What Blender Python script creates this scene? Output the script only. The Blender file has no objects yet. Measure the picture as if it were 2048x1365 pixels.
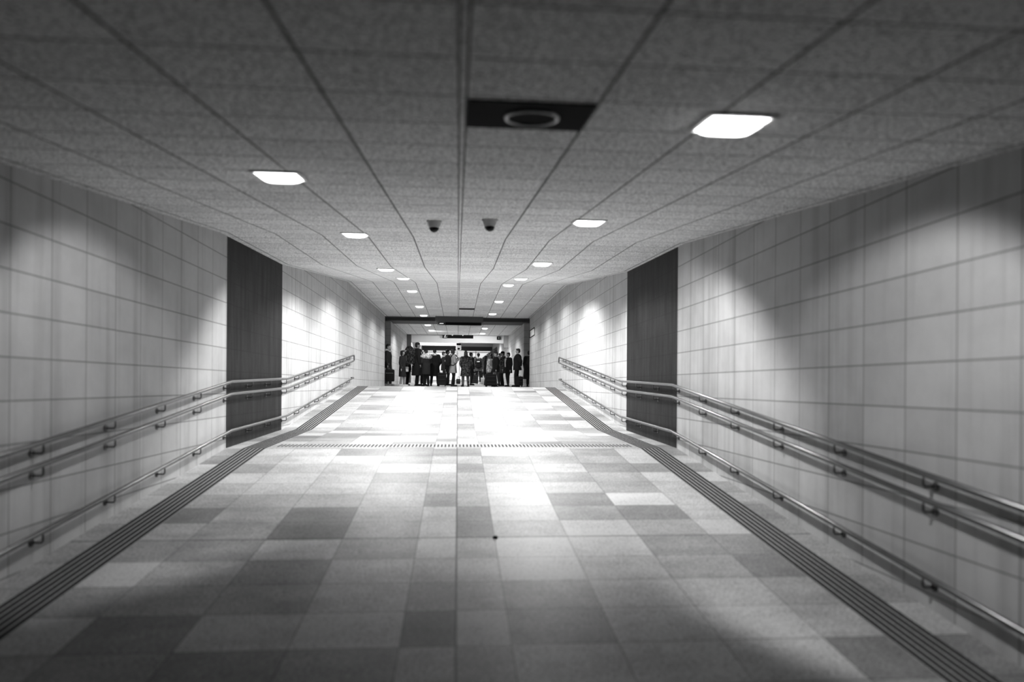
import bpy, bmesh, math, random
from mathutils import Vector, Matrix, Euler
sc = bpy.context.scene
COL = sc.collection
R = math.radians
EYE = 1.92                       # camera height above the lowest floor; all heights below are relative to the eye
# ------------------------------------------------------------------ camera, world, exposure
F_PX, YAW, CX, YH, ROLL = 1365.33, R(4.56), 1024.0, 772.7, 0.007
cam = bpy.data.cameras.new('camera'); cam_ob = bpy.data.objects.new('camera', cam); COL.objects.link(cam_ob)
cam.lens = 24.0; cam.sensor_width = 36.0; cam.sensor_fit = 'HORIZONTAL'
cam.shift_y = (YH - 682.5) / 2048.0
cam.clip_start = 0.05; cam.clip_end = 300
cam.dof.use_dof = True; cam.dof.focus_distance = 20.0; cam.dof.aperture_fstop = 0.75
cam_ob.location = (0, 0, EYE)
cam_ob.matrix_world = (Matrix.Translation((0, 0, EYE)) @ Matrix.Rotation(-YAW, 4, 'Z') @ Matrix.Rotation(R(90), 4, 'X')
                       @ Matrix.Rotation(ROLL, 4, 'Z'))
sc.camera = cam_ob
world = bpy.data.worlds.new('world'); sc.world = world; world.use_nodes = True
world.node_tree.nodes['Background'].inputs[0].default_value = (0.02, 0.02, 0.02, 1)
world.node_tree.nodes['Background'].inputs[1].default_value = 0.0
sc.view_settings.view_transform = 'Standard'; sc.view_settings.look = 'None'
sc.view_settings.gamma = 1.0; sc.view_settings.use_curve_mapping = False
sc.view_settings.exposure = 0.0
POWER = 4.4                      # overall strength of the tunnel's own lamps and the added hall lamps
SPOT, BLEND = R(158), 0.4
sc.cycles.diffuse_bounces = 1
# spot watts of each ceiling lamp, near end to far end (the first lamps by the camera are dimmer)
LAMPS_R = [(3.28, 1.34, 33, 80, 22, 42), (7.12, 1.37, 76, 148, 20, 2), (11.47, 1.41, 100), (15.71, 1.44, 155), (19.50, 1.43, 68), (23.45, 1.40, 58), (27.72, 1.40, 52), (35.43, 1.39, 75), (39.3, 1.42, 110, 150, 30, -10)]
LAMPS_L = [(5.04, -1.29, 24, 84, 16, 41), (8.94, -1.33, 72, 144, 20, 0), (13.03, -1.36, 112), (16.60, -1.32, 128), (21.15, -1.41, 64), (25.40, -1.42, 58), (28.75, -1.43, 45), (33.67, -1.47, 75), (37.39, -1.44, 90, 150, 30, -15)]

CE = [(-6, 0.262), (9.2, 1.98), (12.33, 2.12), (19.4, 2.90), (29.4, 2.94), (41, 3.04)]
FL = [(-6, -2.593), (9.43, -0.865), (12.4, -0.80), (20.0, -0.035), (29.4, -0.045), (41, 0.15), (70, 0.65)]
def prof(P, y):
    for (a, b), (c, d) in zip(P, P[1:]):
        if y <= c: return b + (d - b) * (y - a) / (c - a)
    return P[-1][1]
def ceil_z(y): return EYE + prof(CE, y)
def floor_z(y): return EYE + prof(FL, y)
def X_at(px, Y):                 # world x of a picture column at depth Y
    return Y * math.tan(math.atan((px - CX) / F_PX) + YAW)
def Z_at(px, py, Y):
    X = X_at(px, Y); d = Y * math.cos(YAW) + X * math.sin(YAW)
    return EYE + (YH + ROLL * (px - CX) - py) * d / F_PX

# ------------------------------------------------------------------ materials
class V:                         # small arithmetic wrapper around node sockets
    def __init__(s, t, k): s.t, s.k = t, k
    def _m(s, op, *a):
        n = s.t.nodes.new('ShaderNodeMath'); n.operation = op
        for i, v in enumerate((s,) + a):
            if isinstance(v, V): s.t.links.new(v.k, n.inputs[i])
            else: n.inputs[i].default_value = v
        return V(s.t, n.outputs[0])
    def __add__(s, o): return s._m('ADD', o)
    def __sub__(s, o): return s._m('SUBTRACT', o)
    def __mul__(s, o): return s._m('MULTIPLY', o)
    def __truediv__(s, o): return s._m('DIVIDE', o)
    def floor(s): return s._m('FLOOR')
    def fract(s): return s._m('FRACT')
    def abs(s): return s._m('ABSOLUTE')
    def sign(s): return s._m('SIGN')
    def min(s, o): return s._m('MINIMUM', o)
    def max(s, o): return s._m('MAXIMUM', o)
    def lt(s, o): return s._m('LESS_THAN', o)
    def gt(s, o): return s._m('GREATER_THAN', o)
    def pow(s, o): return s._m('POWER', o)
    def inv(s): return s * -1.0 + 1.0
def vec(t, x, y, z):
    n = t.nodes.new('ShaderNodeCombineXYZ')
    for i, v in enumerate((x, y, z)):
        if isinstance(v, V): t.links.new(v.k, n.inputs[i])
        else: n.inputs[i].default_value = v
    return n.outputs[0]
def noise(t, v, scale, detail=2.0, rough=0.5):
    n = t.nodes.new('ShaderNodeTexNoise'); t.links.new(v, n.inputs['Vector'])
    n.inputs['Scale'].default_value = scale; n.inputs['Detail'].default_value = detail; n.inputs['Roughness'].default_value = rough
    return V(t, n.outputs['Fac'])
def white(t, v):
    n = t.nodes.new('ShaderNodeTexWhiteNoise'); t.links.new(v, n.inputs['Vector']); return V(t, n.outputs['Value'])
def xyz(t):
    c = t.nodes.new('ShaderNodeTexCoord'); s = t.nodes.new('ShaderNodeSeparateXYZ'); t.links.new(c.outputs['Object'], s.inputs[0])
    return V(t, s.outputs[0]), V(t, s.outputs[1]), V(t, s.outputs[2]), c.outputs['Object']
def mat(name, col=0.5, rough=0.6, metal=0.0, spec=0.5, fn=None, emit=0.0, bump=None):
    m = bpy.data.materials.new(name); m.use_nodes = True; t = m.node_tree; b = t.nodes['Principled BSDF']
    b.inputs['Roughness'].default_value = rough; b.inputs['Metallic'].default_value = metal
    b.inputs['Specular IOR Level'].default_value = spec
    b.inputs['Base Color'].default_value = (col, col, col, 1)
    if emit:
        b.inputs['Emission Color'].default_value = (1, 1, 1, 1); b.inputs['Emission Strength'].default_value = emit
    if fn:
        v = fn(t); c = t.nodes.new('ShaderNodeCombineColor')
        for i in range(3): t.links.new(v.k, c.inputs[i])
        t.links.new(c.outputs[0], b.inputs['Base Color'])
    return m
def cloth(name, col, k=45):      # woven or knitted cloth with a small mottled weave
    def f(t):
        x, y, z, o = xyz(t); return (noise(t, o, k, 3) * 0.9 + 0.55) * col
    return mat(name, rough=0.9, spec=0.15, fn=f)

def floor_fn(t):
    x, y, z, o = xyz(t)
    u = x.abs(); q = (u - 0.32) / 0.62; c = q.floor() + 1.0; fr = q.fract()
    edge = fr.min(fr.inv()) * 0.62
    v = (y - 0.22) / 0.46; row = v.floor(); fv = v.fract(); ev = fv.min(fv.inv()) * 0.46
    cid = c * x.sign() + x.gt(0.0) * 0.37
    n = white(t, vec(t, cid, row, 0.0)); n2 = white(t, vec(t, cid + 7.3, (row * 0.5).floor(), 2.0))
    tone = n.pow(1.2) * 0.40 + n2 * 0.16 + 0.18
    blot = noise(t, o, 2.2, 4, 0.65) * 0.9 + 0.55
    fine = ((noise(t, o, 60, 2, 0.9) - 0.5) * 2.6 + 1.0).max(0.3)
    scuff = noise(t, vec(t, x * 0.7, y * 3.0, 0.0), 1.6, 3) * 0.6 + 0.7
    grout = edge.lt(0.0025).max(ev.lt(0.003)).max(u.lt(0.007)).max((y - 5.76).abs().lt(0.007))
    return (tone * blot * fine * scuff).min(0.72) * (grout * -0.8 + 1.0)
def wall_fn(base, line, seams):
    def f(t):
        x, y, z, o = xyz(t)
        hz = ((z - (EYE + 0.177)) / 0.305); fh = hz.fract(); eh = fh.min(fh.inv()) * 0.305
        vy = ((y - 3.53) / 0.49); fy = vy.fract(); ey = fy.min(fy.inv()) * 0.49
        n = white(t, vec(t, vy.floor(), hz.floor(), x.sign()))
        streak = noise(t, vec(t, x, y * 5.0, z * 0.22), 1.0, 4, 0.6)
        soil = ((streak - 0.5).max(0.0) * 2.4).min(0.6)
        mott = noise(t, o, 3.0, 4, 0.6) * 0.36 + 0.82
        fine = noise(t, o, 130, 1) * 0.3 + 0.85
        seam = (y - 13.5).abs().lt(0.006)
        for s in seams: seam = seam.max((y - s).abs().lt(0.008))
        g = eh.lt(0.0055).max(ey.lt(0.006) * 0.75).max(seam)
        return (n * 0.10 + 0.95) * mott * fine * (soil * -0.5 + 1.0) * base * (g * -line + 1.0)
    return f
def ceil_fn(dark=1.0):
    def f(t):
        x, y, z, o = xyz(t)
        rx = ((x - 0.03) / 0.6).fract(); lx = (x / 0.6).fract()
        er = rx.min(rx.inv()) * 0.6; el = lx.min(lx.inv()) * 0.6
        pos = x.gt(0.015); e = er * pos + el * pos.inv()
        vy = ((y - 3.03) / 0.465); fy = vy.fract(); ey = fy.min(fy.inv()) * 0.465
        strip = (x - 0.015).abs().lt(0.012)
        n = white(t, vec(t, (x / 0.6).floor(), vy.floor(), 0.0))
        sp = noise(t, o, 62, 2, 0.9); fine = ((sp - 0.5) * 4.2 + 0.95).max(0.2).min(1.6)
        sp2 = noise(t, o, 24, 2, 0.7) * 0.5 + 0.75
        inrow = ey.lt(0.006) * strip.inv()
        g = (e.lt(0.008) * strip.inv()).max(inrow)
        return (n * 0.14 + 0.93) * fine * sp2 * 0.88 * dark * (g * -0.85 + 1.0)
    return f
M = {}
M['floor'] = mat('floor_stone_tiles', rough=0.5, spec=0.35, fn=floor_fn)
M['wall'] = mat('pale_wall_tiles', rough=0.55, spec=0.3, fn=wall_fn(0.62, 0.62, (10.5, 16.5, 19.5, 22.5, 25.5, 34.0, 37.0)))
def panel_fn(t):
    x, y, z, o = xyz(t); b = wall_fn(0.016, 0.5, ())(t)
    st = noise(t, vec(t, x, y * 4.0, z * 0.5), 2.0, 4, 0.7); gr = noise(t, o, 70, 2, 0.9)
    return b * ((st - 0.5) * 4.0 + 1.0).max(0.25) * ((gr - 0.5) * 3.5 + 1.0).max(0.2)
M['panel'] = mat('dark_wall_tiles', rough=0.65, spec=0.2, fn=panel_fn)
M['ceil'] = mat('ceiling_tiles', rough=0.9, spec=0.1, fn=ceil_fn())
def speck(base, k=60, a=0.8):
    def f(t):
        x, y, z, o = xyz(t); return (noise(t, o, k, 3) * a + (1 - a / 2)) * base
    return f
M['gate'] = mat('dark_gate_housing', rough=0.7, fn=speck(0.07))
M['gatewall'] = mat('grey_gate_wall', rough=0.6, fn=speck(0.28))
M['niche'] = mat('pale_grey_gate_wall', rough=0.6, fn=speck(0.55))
M['signgrey'] = mat('dark_grey_sign_housing', rough=0.6, fn=speck(0.08))
M['black'] = mat('black_paint', rough=0.9, spec=0.08, fn=speck(0.008))
M['blackgloss'] = mat('black_dome_plastic', 0.006, 0.15, spec=0.25)
M['white'] = mat('white_enamel', rough=0.4, fn=speck(0.88, 20, 0.1))
M['lintel'] = mat('grey_bulkhead_plaster', rough=0.8, fn=speck(0.8, 70, 0.4))
M['steel'] = mat('brushed_steel', 0.55, 0.3, metal=1.0, fn=lambda t: noise(t, vec(t, xyz(t)[0] * 40, xyz(t)[1] * 2, xyz(t)[2] * 40), 3, 2) * 0.16 + 0.14)
M['darksteel'] = mat('dark_steel', 0.12, 0.4, metal=0.8, fn=speck(0.07, 30, 0.4))
M['rib'] = mat('dark_guide_rubber', rough=0.8, spec=0.15, fn=speck(0.015))
M['guide'] = mat('grey_guide_base', rough=0.7, fn=speck(0.42))
M['lens'] = mat('lamp_diffuser', 0.9, 0.5, emit=9.0)
M['lightbox'] = mat('luminous_panel', 0.9, 0.5, emit=2.2)
M['shop'] = mat('lit_shop_glass', 0.8, 0.3, emit=0.75)
M['glyph'] = mat('sign_lettering_white', 0.8, 0.5, emit=0.7)
M['signwhite'] = mat('sign_face_white', rough=0.5, fn=speck(0.8, 15, 0.1), emit=0.35)
M['stair'] = mat('perforated_balustrade', rough=0.6, fn=lambda t: (noise(t, xyz(t)[3], 16, 3, 0.8) - 0.46).max(0.0) * 3.0 + 0.03)
M['skin'] = mat('skin', rough=0.55, fn=speck(0.34, 14, 0.2))
M['eye'] = mat('eye', 0.02, 0.2)
M['hair'] = mat('dark_hair', rough=0.6, spec=0.3, fn=lambda t: noise(t, vec(t, xyz(t)[0] * 60, xyz(t)[1] * 60, xyz(t)[2] * 6), 2, 2) * 0.03 + 0.002)
for nm, c in (('c0', 0.012), ('c1', 0.022), ('c2', 0.045), ('c3', 0.10), ('c4', 0.30), ('c5', 0.5), ('c6', 0.75)): M[nm] = cloth('cloth_' + nm, c)
def camo(t):
    x, y, z, o = xyz(t); return (noise(t, o, 16, 3, 0.7) - 0.45).max(0.0) * 0.45 + 0.012
M['camo'] = mat('mottled_cloth', rough=0.9, spec=0.1, fn=camo)
def shiny(t):
    x, y, z, o = xyz(t); return (noise(t, o, 13, 3, 0.7) - 0.36).max(0.08) * 3.6
M['puffer'] = mat('crumpled_pale_nylon', rough=0.45, spec=0.5, fn=shiny)

# ------------------------------------------------------------------ mesh helpers
def ob_from(name, bm, m, parent=None, smooth=False):
    me = bpy.data.meshes.new(name); bmesh.ops.recalc_face_normals(bm, faces=bm.faces); bm.to_mesh(me); bm.free()
    for k in (m if isinstance(m, (list, tuple)) else [m]): me.materials.append(k)
    if smooth:
        for p in me.polygons: p.use_smooth = True
    o = bpy.data.objects.new(name, me); COL.objects.link(o)
    if parent: o.parent = parent
    return o
def tag(o, label, cat, group=None, kind=None):
    o['label'] = label; o['category'] = cat
    if group: o['group'] = group
    if kind: o['kind'] = kind
    return o
def empty(name, loc, label, cat, group=None, rot=(0, 0, 0)):
    o = bpy.data.objects.new(name, None); COL.objects.link(o); o.empty_display_size = 0.1
    o.location = loc; o.rotation_euler = rot
    return tag(o, label, cat, group)
def box(bm, lo, hi, bevel=0.0, mi=0, mx=None):
    vs = [bm.verts.new((x, y, z)) for x in (lo[0], hi[0]) for y in (lo[1], hi[1]) for z in (lo[2], hi[2])]
    fs = [bm.faces.new([vs[i] for i in q]) for q in ((0, 1, 3, 2), (4, 6, 7, 5), (0, 4, 5, 1), (2, 3, 7, 6), (0, 2, 6, 4), (1, 5, 7, 3))]
    for f in fs: f.material_index = mi
    if bevel:
        es = list({e for f in fs for e in f.edges})
        r = bmesh.ops.bevel(bm, geom=es, offset=bevel, segments=2, affect='EDGES', profile=0.5)
        vs = list({v for f in r['faces'] for v in f.verts} | {v for v in vs if v.is_valid})
    if mx is not None: bmesh.ops.transform(bm, matrix=mx, verts=[v for v in vs if v.is_valid])
    return vs
def tube(bm, pts, r, seg=14, caps=True, mi=0):
    pts = [Vector(p) for p in pts]; rings = []
    n = len(pts); rr = r if isinstance(r, (list, tuple)) else [r] * n
    up = None
    for i, p in enumerate(pts):
        a = (pts[i] - pts[i - 1]).normalized() if i else None
        b = (pts[i + 1] - pts[i]).normalized() if i < n - 1 else None
        d = ((a or b) + (b or a)).normalized()
        if up is None:
            up = Vector((0, 0, 1)) if abs(d.z) < 0.9 else Vector((1, 0, 0))
        s = d.cross(up).normalized(); up = s.cross(d).normalized()
        rings.append([bm.verts.new(p + (s * math.cos(t) + up * math.sin(t)) * rr[i]) for t in [k * 2 * math.pi / seg for k in range(seg)]])
    for A, B in zip(rings, rings[1:]):
        for k in range(seg):
            f = bm.faces.new((A[k], A[(k + 1) % seg], B[(k + 1) % seg], B[k])); f.smooth = True; f.material_index = mi
    if caps:
        bm.faces.new(rings[0]).material_index = mi; bm.faces.new(rings[-1]).material_index = mi
def capsule(bm, p, q, r0, r1=None, seg=12):
    r1 = r0 if r1 is None else r1; p, q = Vector(p), Vector(q); d = (q - p)
    if d.length < 1e-5: d = Vector((0, 0, 1e-3)); q = p + d
    u = d.normalized(); pts, rs = [], []
    for k in (1, 2, 3): a = R(90 - 88 * (k / 3.0) ** 0.8 + 0) ; pts.append(p - u * r0 * math.sin(a)); rs.append(max(r0 * math.cos(a), 1e-3))
    for k in (3, 2, 1): a = R(90 - 88 * (k / 3.0) ** 0.8); pts.append(q + u * r1 * math.sin(a)); rs.append(max(r1 * math.cos(a), 1e-3))
    tube(bm, pts, rs, seg)
def ellipsoid(bm, c, r, rot=None, seg=16, rings=10):
    g = bmesh.ops.create_uvsphere(bm, u_segments=seg, v_segments=rings, radius=1.0)
    m = Matrix.Translation(c) @ (rot.to_matrix().to_4x4() if rot else Matrix()) @ Matrix.Diagonal((*r, 1))
    bmesh.ops.transform(bm, matrix=m, verts=g['verts'])
def loft(bm, rings, seg=20):     # rings of (z, rx, ry, cx, cy), capped
    L = []
    for z, rx, ry, cx, cy in rings:
        L.append([bm.verts.new((cx + rx * math.cos(a), cy + ry * math.sin(a), z)) for a in [k * 2 * math.pi / seg for k in range(seg)]])
    for A, B in zip(L, L[1:]):
        for k in range(seg): bm.faces.new((A[k], A[(k + 1) % seg], B[(k + 1) % seg], B[k]))
    bm.faces.new(L[0][::-1]); bm.faces.new(L[-1])
def fuse(bm, voxel, smooth=3):   # several closed shells -> one continuous surface
    bmesh.ops.recalc_face_normals(bm, faces=bm.faces)
    me = bpy.data.meshes.new('fuse'); bm.to_mesh(me); bm.free()
    o = bpy.data.objects.new('fuse', me); COL.objects.link(o)
    md = o.modifiers.new('r', 'REMESH'); md.mode = 'VOXEL'; md.voxel_size = voxel
    if smooth: s = o.modifiers.new('s', 'SMOOTH'); s.iterations = smooth; s.factor = 0.5
    dg = bpy.context.evaluated_depsgraph_get(); ev = o.evaluated_get(dg)
    out = bpy.data.meshes.new_from_object(ev)
    bpy.data.objects.remove(o); bpy.data.meshes.remove(me)
    for p in out.polygons: p.use_smooth = True
    b2 = bmesh.new(); b2.from_mesh(out); bpy.data.meshes.remove(out)
    return b2

# ------------------------------------------------------------------ the tunnel shell
W = 3.1
def frange(a, b, st):
    n = max(1, int(math.ceil((b - a) / st))); return [a + (b - a) * i / n for i in range(n + 1)]
def yline(P, a, b):
    ys = [a] + [p[0] for p in P if a < p[0] < b] + [b]; return ys
def sheet(name, P, a, b, x0, x1, m, thick, up, label, cat='floor'):
    bm = bmesh.new(); ys = yline(P, a, b); s = thick if up else -thick
    A = [[bm.verts.new((x, y, EYE + prof(P, y) + d)) for y in ys] for x, d in ((x0, 0), (x1, 0), (x1, s), (x0, s))]
    for i in range(len(ys) - 1):
        for k in range(4): bm.faces.new((A[k][i], A[(k + 1) % 4][i], A[(k + 1) % 4][i + 1], A[k][i + 1]))
    for i in (0, -1): bm.faces.new([A[k][i] for k in range(4)])
    return tag(ob_from(name, bm, m), label, cat, kind='structure')
Y0 = -3.0; GY0, GY1 = 29.4, 32.0; LY = 41.0
sheet('floor', FL, Y0, 70, -4.6, 4.6, M['floor'], 0.3, False, 'grey stone tile floor ramping up the tunnel')
sheet('ceiling', CE, Y0, GY0, -W - 0.25, W + 0.25, M['ceil'], 0.2, True, 'speckled tile ceiling over the ramp', 'ceiling')
sheet('ceiling.001', CE, GY1 + 1.15, LY, -W - 0.25, W + 0.25, M['ceil'], 0.2, True, 'speckled tile ceiling beyond the dark gate slot', 'ceiling')
CF = [(LY, 3.5), (70, 3.9)]
sheet('ceiling.002', CF, LY + 1.5, 64, -6.0, 6.0, M['lintel'], 0.2, True, 'pale ceiling of the bright hall at the far end', 'ceiling')
def wall(name, side, a, b, m, label, x=None, cat='wall', top=None):
    x = W if x is None else x; bm = bmesh.new(); t = 0.25
    ys = sorted({a, b} | {p[0] for p in CE + FL if a < p[0] < b})
    tz = top or (lambda y: ceil_z(min(y, LY)) + 0.05)
    A = [[bm.verts.new((side * xx, y, zf(y))) for y in ys] for xx, zf in ((x, lambda y: floor_z(y) - 0.1), (x, tz), (x + t, tz), (x + t, lambda y: floor_z(y) - 0.1))]
    for i in range(len(ys) - 1):
        for k in range(4): bm.faces.new((A[k][i], A[(k + 1) % 4][i], A[(k + 1) % 4][i + 1], A[k][i + 1]))
    for i in (0, -1): bm.faces.new([A[k][i] for k in range(4)])
    return tag(ob_from(name, bm, m), label, cat, kind='structure')
for s, nm, nb in ((-1, 'wall_left', 'left'), (1, 'wall_right', 'right')):
    wall(nm, s, Y0, 9.45, M['wall'], f'pale tiled {nb} wall along the lower ramp, nearer than its dark panel')
    wall(nm + '.001', s, 12.35, GY0, M['wall'], f'pale tiled {nb} wall between its dark panel and the gate recess')
    wall(nm + '.002', s, GY1, LY, M['wall'], f'pale {nb} wall beyond the gate recess behind the crowd')
    wall('trim_1' if s < 0 else 'trim_2', s, 9.45, 12.35, M['panel'], f'dark tiled panel breaking the pale {nb} wall by the landing', cat='wall panel')
    # gate recess: side niche
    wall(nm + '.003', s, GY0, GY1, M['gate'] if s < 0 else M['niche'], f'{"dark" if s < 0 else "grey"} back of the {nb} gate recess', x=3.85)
    for k, (a, b) in enumerate(((GY0 - 0.25, GY0), (GY1, GY1 + 0.25))):
        bm = bmesh.new(); box(bm, (min(s * 3.35, s * 4.1), a, floor_z(a) - 0.05), (max(s * 3.35, s * 4.1), b, ceil_z(a) + 0.05))
        tag(ob_from('trim_%d' % (3 + k + (0 if s < 0 else 2)), bm, M['gatewall']), f'{"near" if k == 0 else "far"} cheek of the {nb} gate recess', 'wall', kind='structure')
# gate slot in the ceiling
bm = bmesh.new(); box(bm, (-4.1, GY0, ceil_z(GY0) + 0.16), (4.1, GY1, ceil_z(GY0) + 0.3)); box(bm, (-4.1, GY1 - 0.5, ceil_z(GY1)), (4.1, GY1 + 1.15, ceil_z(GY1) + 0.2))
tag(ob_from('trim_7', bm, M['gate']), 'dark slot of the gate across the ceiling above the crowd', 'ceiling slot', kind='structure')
# bulkhead and hall beyond
zt = Z_at(915, 686, LY + 1.5); bm = bmesh.new(); box(bm, (-6.0, LY + 1.5, zt), (6.0, LY + 1.8, EYE + 3.6))
tag(ob_from('wall_back', bm, M['lintel']), 'grey bulkhead over the opening to the far hall', 'wall', kind='structure')
bm = bmesh.new(); box(bm, (-W, LY + 0.9, floor_z(LY) - 0.05), (-W + 0.24, LY + 1.45, EYE + 3.55)); tag(ob_from('trim_8', bm, M['gate']), 'dark post under the left end of the grey bulkhead', 'post', kind='structure')
bm = bmesh.new(); box(bm, (W - 0.26, LY + 0.9, zt - 0.3), (W, LY + 1.45, EYE + 3.55)); tag(ob_from('trim_9', bm, M['gatewall']), 'grey bracket under the right end of the grey bulkhead', 'post', kind='structure')
for s, nm in ((-1, 'wall_left.004'), (1, 'wall_right.004')):
    wall(nm, s, LY, 64, M['wall'], f'pale side wall of the far hall, {"left" if s < 0 else "right"} side', top=lambda y: EYE + prof(CF, y) + 0.05)
# end of the hall: lit shop front, dark fascia, luminous ceiling band
ey = 60.0; fzE = floor_z(ey)
bm = bmesh.new(); box(bm, (-6, ey + 0.6, fzE - 0.1), (6, ey + 0.8, EYE + 3.9)); tag(ob_from('wall_end', bm, M['lintel']), 'pale end wall of the far hall behind the shop front', 'wall', kind='structure')
sh = empty('shop_front', (0, ey, fzE), 'bright shop front under a dark fascia at the tunnel end', 'shop front')
xs0, xs1 = X_at(840, ey), X_at(984, ey); zf0, zf1 = Z_at(915, 702, ey) - fzE, Z_at(915, 693.5, ey) - fzE
bm = bmesh.new(); box(bm, (xs0 - 1.0, -0.1, zf0), (xs1, 0.2, zf1), 0.02); ob_from('fascia', bm, M['gate'], sh)
for k in range(5):
    a = xs0 - 0.9 + k * (xs1 - xs0 + 0.9) / 5.0; b = a + (xs1 - xs0 + 0.9) / 5.0
    bm = bmesh.new(); box(bm, (a + 0.03, 0.1, 0.0), (b - 0.03, 0.14, zf0 - 0.01)); ob_from('window_pane', bm, M['shop'], sh)
    bm = bmesh.new(); box(bm, (a - 0.03, 0.06, 0.0), (a + 0.03, 0.18, zf0)); ob_from('mullion', bm, M['white'], sh)
bm = bmesh.new(); box(bm, (xs0 - 1.0, 0.02, zf0 - 0.16), (xs1, 0.1, zf0 - 0.1)); ob_from('transom', bm, M['gatewall'], sh)
lp = empty('luminous_ceiling', (0, 56, EYE + prof(CF, 56)), 'long bright ceiling light box in the far hall', 'ceiling light')
xa, xb = X_at(822, 56), X_at(917, 56); zl = -0.28
bm = bmesh.new(); box(bm, (xa - 0.4, -0.4, zl), (xb, 2.4, -0.02), 0.01); ob_from('frame', bm, M['white'], lp)
bm = bmesh.new(); box(bm, (xa - 0.36, -0.42, zl - 0.01), (xb - 0.04, 2.36, zl + 0.2)); ob_from('diffuser', bm, M['lightbox'], lp)
# stair rising in the hall
sd = empty('staircase', (X_at(962, 54), 54, floor_z(54)), 'stair with a mottled balustrade rising at the right of the far hall', 'staircase')
n = 16; x0s = X_at(940, 54) - sd.location.x; dx = 0.24; dz = 0.185
bm = bmesh.new()
for k in range(n): box(bm, (x0s + k * dx, 0.15, k * dz), (x0s + (k + 1) * dx + 0.02, 1.3, (k + 1) * dz))
ob_from('step', bm, M['gatewall'], sd); sd.children[-1]['kind'] = 'stuff'
bm = bmesh.new(); q = [(x0s, 0.0), (x0s + n * dx, n * dz), (x0s + n * dx, n * dz + 1.05), (x0s, 1.05)]
vf = [bm.verts.new((a, 0.08, z)) for a, z in q]; vb = [bm.verts.new((a, 0.13, z)) for a, z in q]
bm.faces.new(vf); bm.faces.new(vb[::-1])
for k in range(4): bm.faces.new((vf[k], vf[(k + 1) % 4], vb[(k + 1) % 4], vb[k]))
ob_from('balustrade', bm, M['stair'], sd)
bm = bmesh.new(); tube(bm, [(x0s, 0.1, 1.08), (x0s + n * dx, 0.1, n * dz + 1.08)], 0.035); ob_from('handrail', bm, M['steel'], sd)

# ------------------------------------------------------------------ ceiling lamps (frame, diffuser, light)
ORD = ['first', 'second', 'third', 'fourth', 'fifth', 'sixth', 'seventh', 'eighth', 'ninth']
def lamp_meshes():
    bm = bmesh.new(); h = 0.165
    for a, b in (((-h, -h), (h, -h + 0.022)), ((-h, h - 0.022), (h, h)), ((-h, -h + 0.022), (-h + 0.022, h - 0.022)), ((h - 0.022, -h + 0.022), (h, h - 0.022))):
        box(bm, (a[0], a[1], -0.014), (b[0], b[1], 0.004))
    fr = bpy.data.meshes.new('frame'); bm.to_mesh(fr); bm.free(); fr.materials.append(M['white'])
    bm = bmesh.new(); n = 10; g = [[None] * (n + 1) for _ in range(n + 1)]
    for i in range(n + 1):
        for j in range(n + 1):
            u, v = i / n * 2 - 1, j / n * 2 - 1; d = max(0.0, (1 - u ** 4) * (1 - v ** 4)) ** 0.5
            g[i][j] = bm.verts.new((u * 0.143, v * 0.143, -0.004 - 0.042 * d))
    for i in range(n):
        for j in range(n): bm.faces.new((g[i][j], g[i + 1][j], g[i + 1][j + 1], g[i][j + 1])).smooth = True
    df = bpy.data.meshes.new('diffuser'); bmesh.ops.recalc_face_normals(bm, faces=bm.faces); bm.to_mesh(df); bm.free(); df.materials.append(M['lens'])
    return fr, df
FR, DF = lamp_meshes()
for row, side in ((LAMPS_R, 'right'), (LAMPS_L, 'left')):
    for i, (y, x, w, *aim) in enumerate(row):   # aim: cone angle, tilt up the ramp, tilt to the wall
        z = ceil_z(y); sl = (ceil_z(y + 0.2) - ceil_z(y - 0.2)) / 0.4
        t = empty('ceiling_downlight', (x, y, z), f'{ORD[i]} bright square downlight from the near end of the ceiling row by the {side} wall', 'ceiling light', 'square downlights in the tunnel ceiling', (math.atan(sl), 0, 0))
        for nm, me in (('frame', FR), ('diffuser', DF)):
            o = bpy.data.objects.new(nm, me); COL.objects.link(o); o.parent = t
        L = bpy.data.lights.new('lamp', 'SPOT'); L.energy = w * POWER; L.spot_size = SPOT; L.spot_blend = BLEND; L.shadow_soft_size = 0.07
        lo = bpy.data.objects.new('lamp', L); COL.objects.link(lo); lo.parent = t; lo.location = (0, 0, -0.06)
        if aim: L.spot_size = R(aim[0]); lo.rotation_euler = (R(aim[1]), R(-aim[2] if x > 0 else aim[2]), 0)
for k, (x, y, w) in enumerate(((-1.5, 46, 160), (1.2, 50, 160), (-1.5, 56, 160))):  # out-of-view lamps added to brighten the hall behind the bulkhead
    z = EYE + prof(CF, y)
    t = empty('ceiling_downlight', (x, y, z), f'unseen square downlight added to light the far hall, {ORD[k]} behind the grey bulkhead', 'ceiling light', 'unseen downlights added in the far hall')
    for nm, me in (('frame', FR), ('diffuser', DF)):
        o = bpy.data.objects.new(nm, me); COL.objects.link(o); o.parent = t
    L = bpy.data.lights.new('lamp', 'SPOT'); L.energy = w * POWER; L.spot_size = SPOT; L.spot_blend = BLEND; L.shadow_soft_size = 0.07
    lo = bpy.data.objects.new('lamp', L); COL.objects.link(lo); lo.parent = t; lo.location = (0, 0, -0.06)

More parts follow.
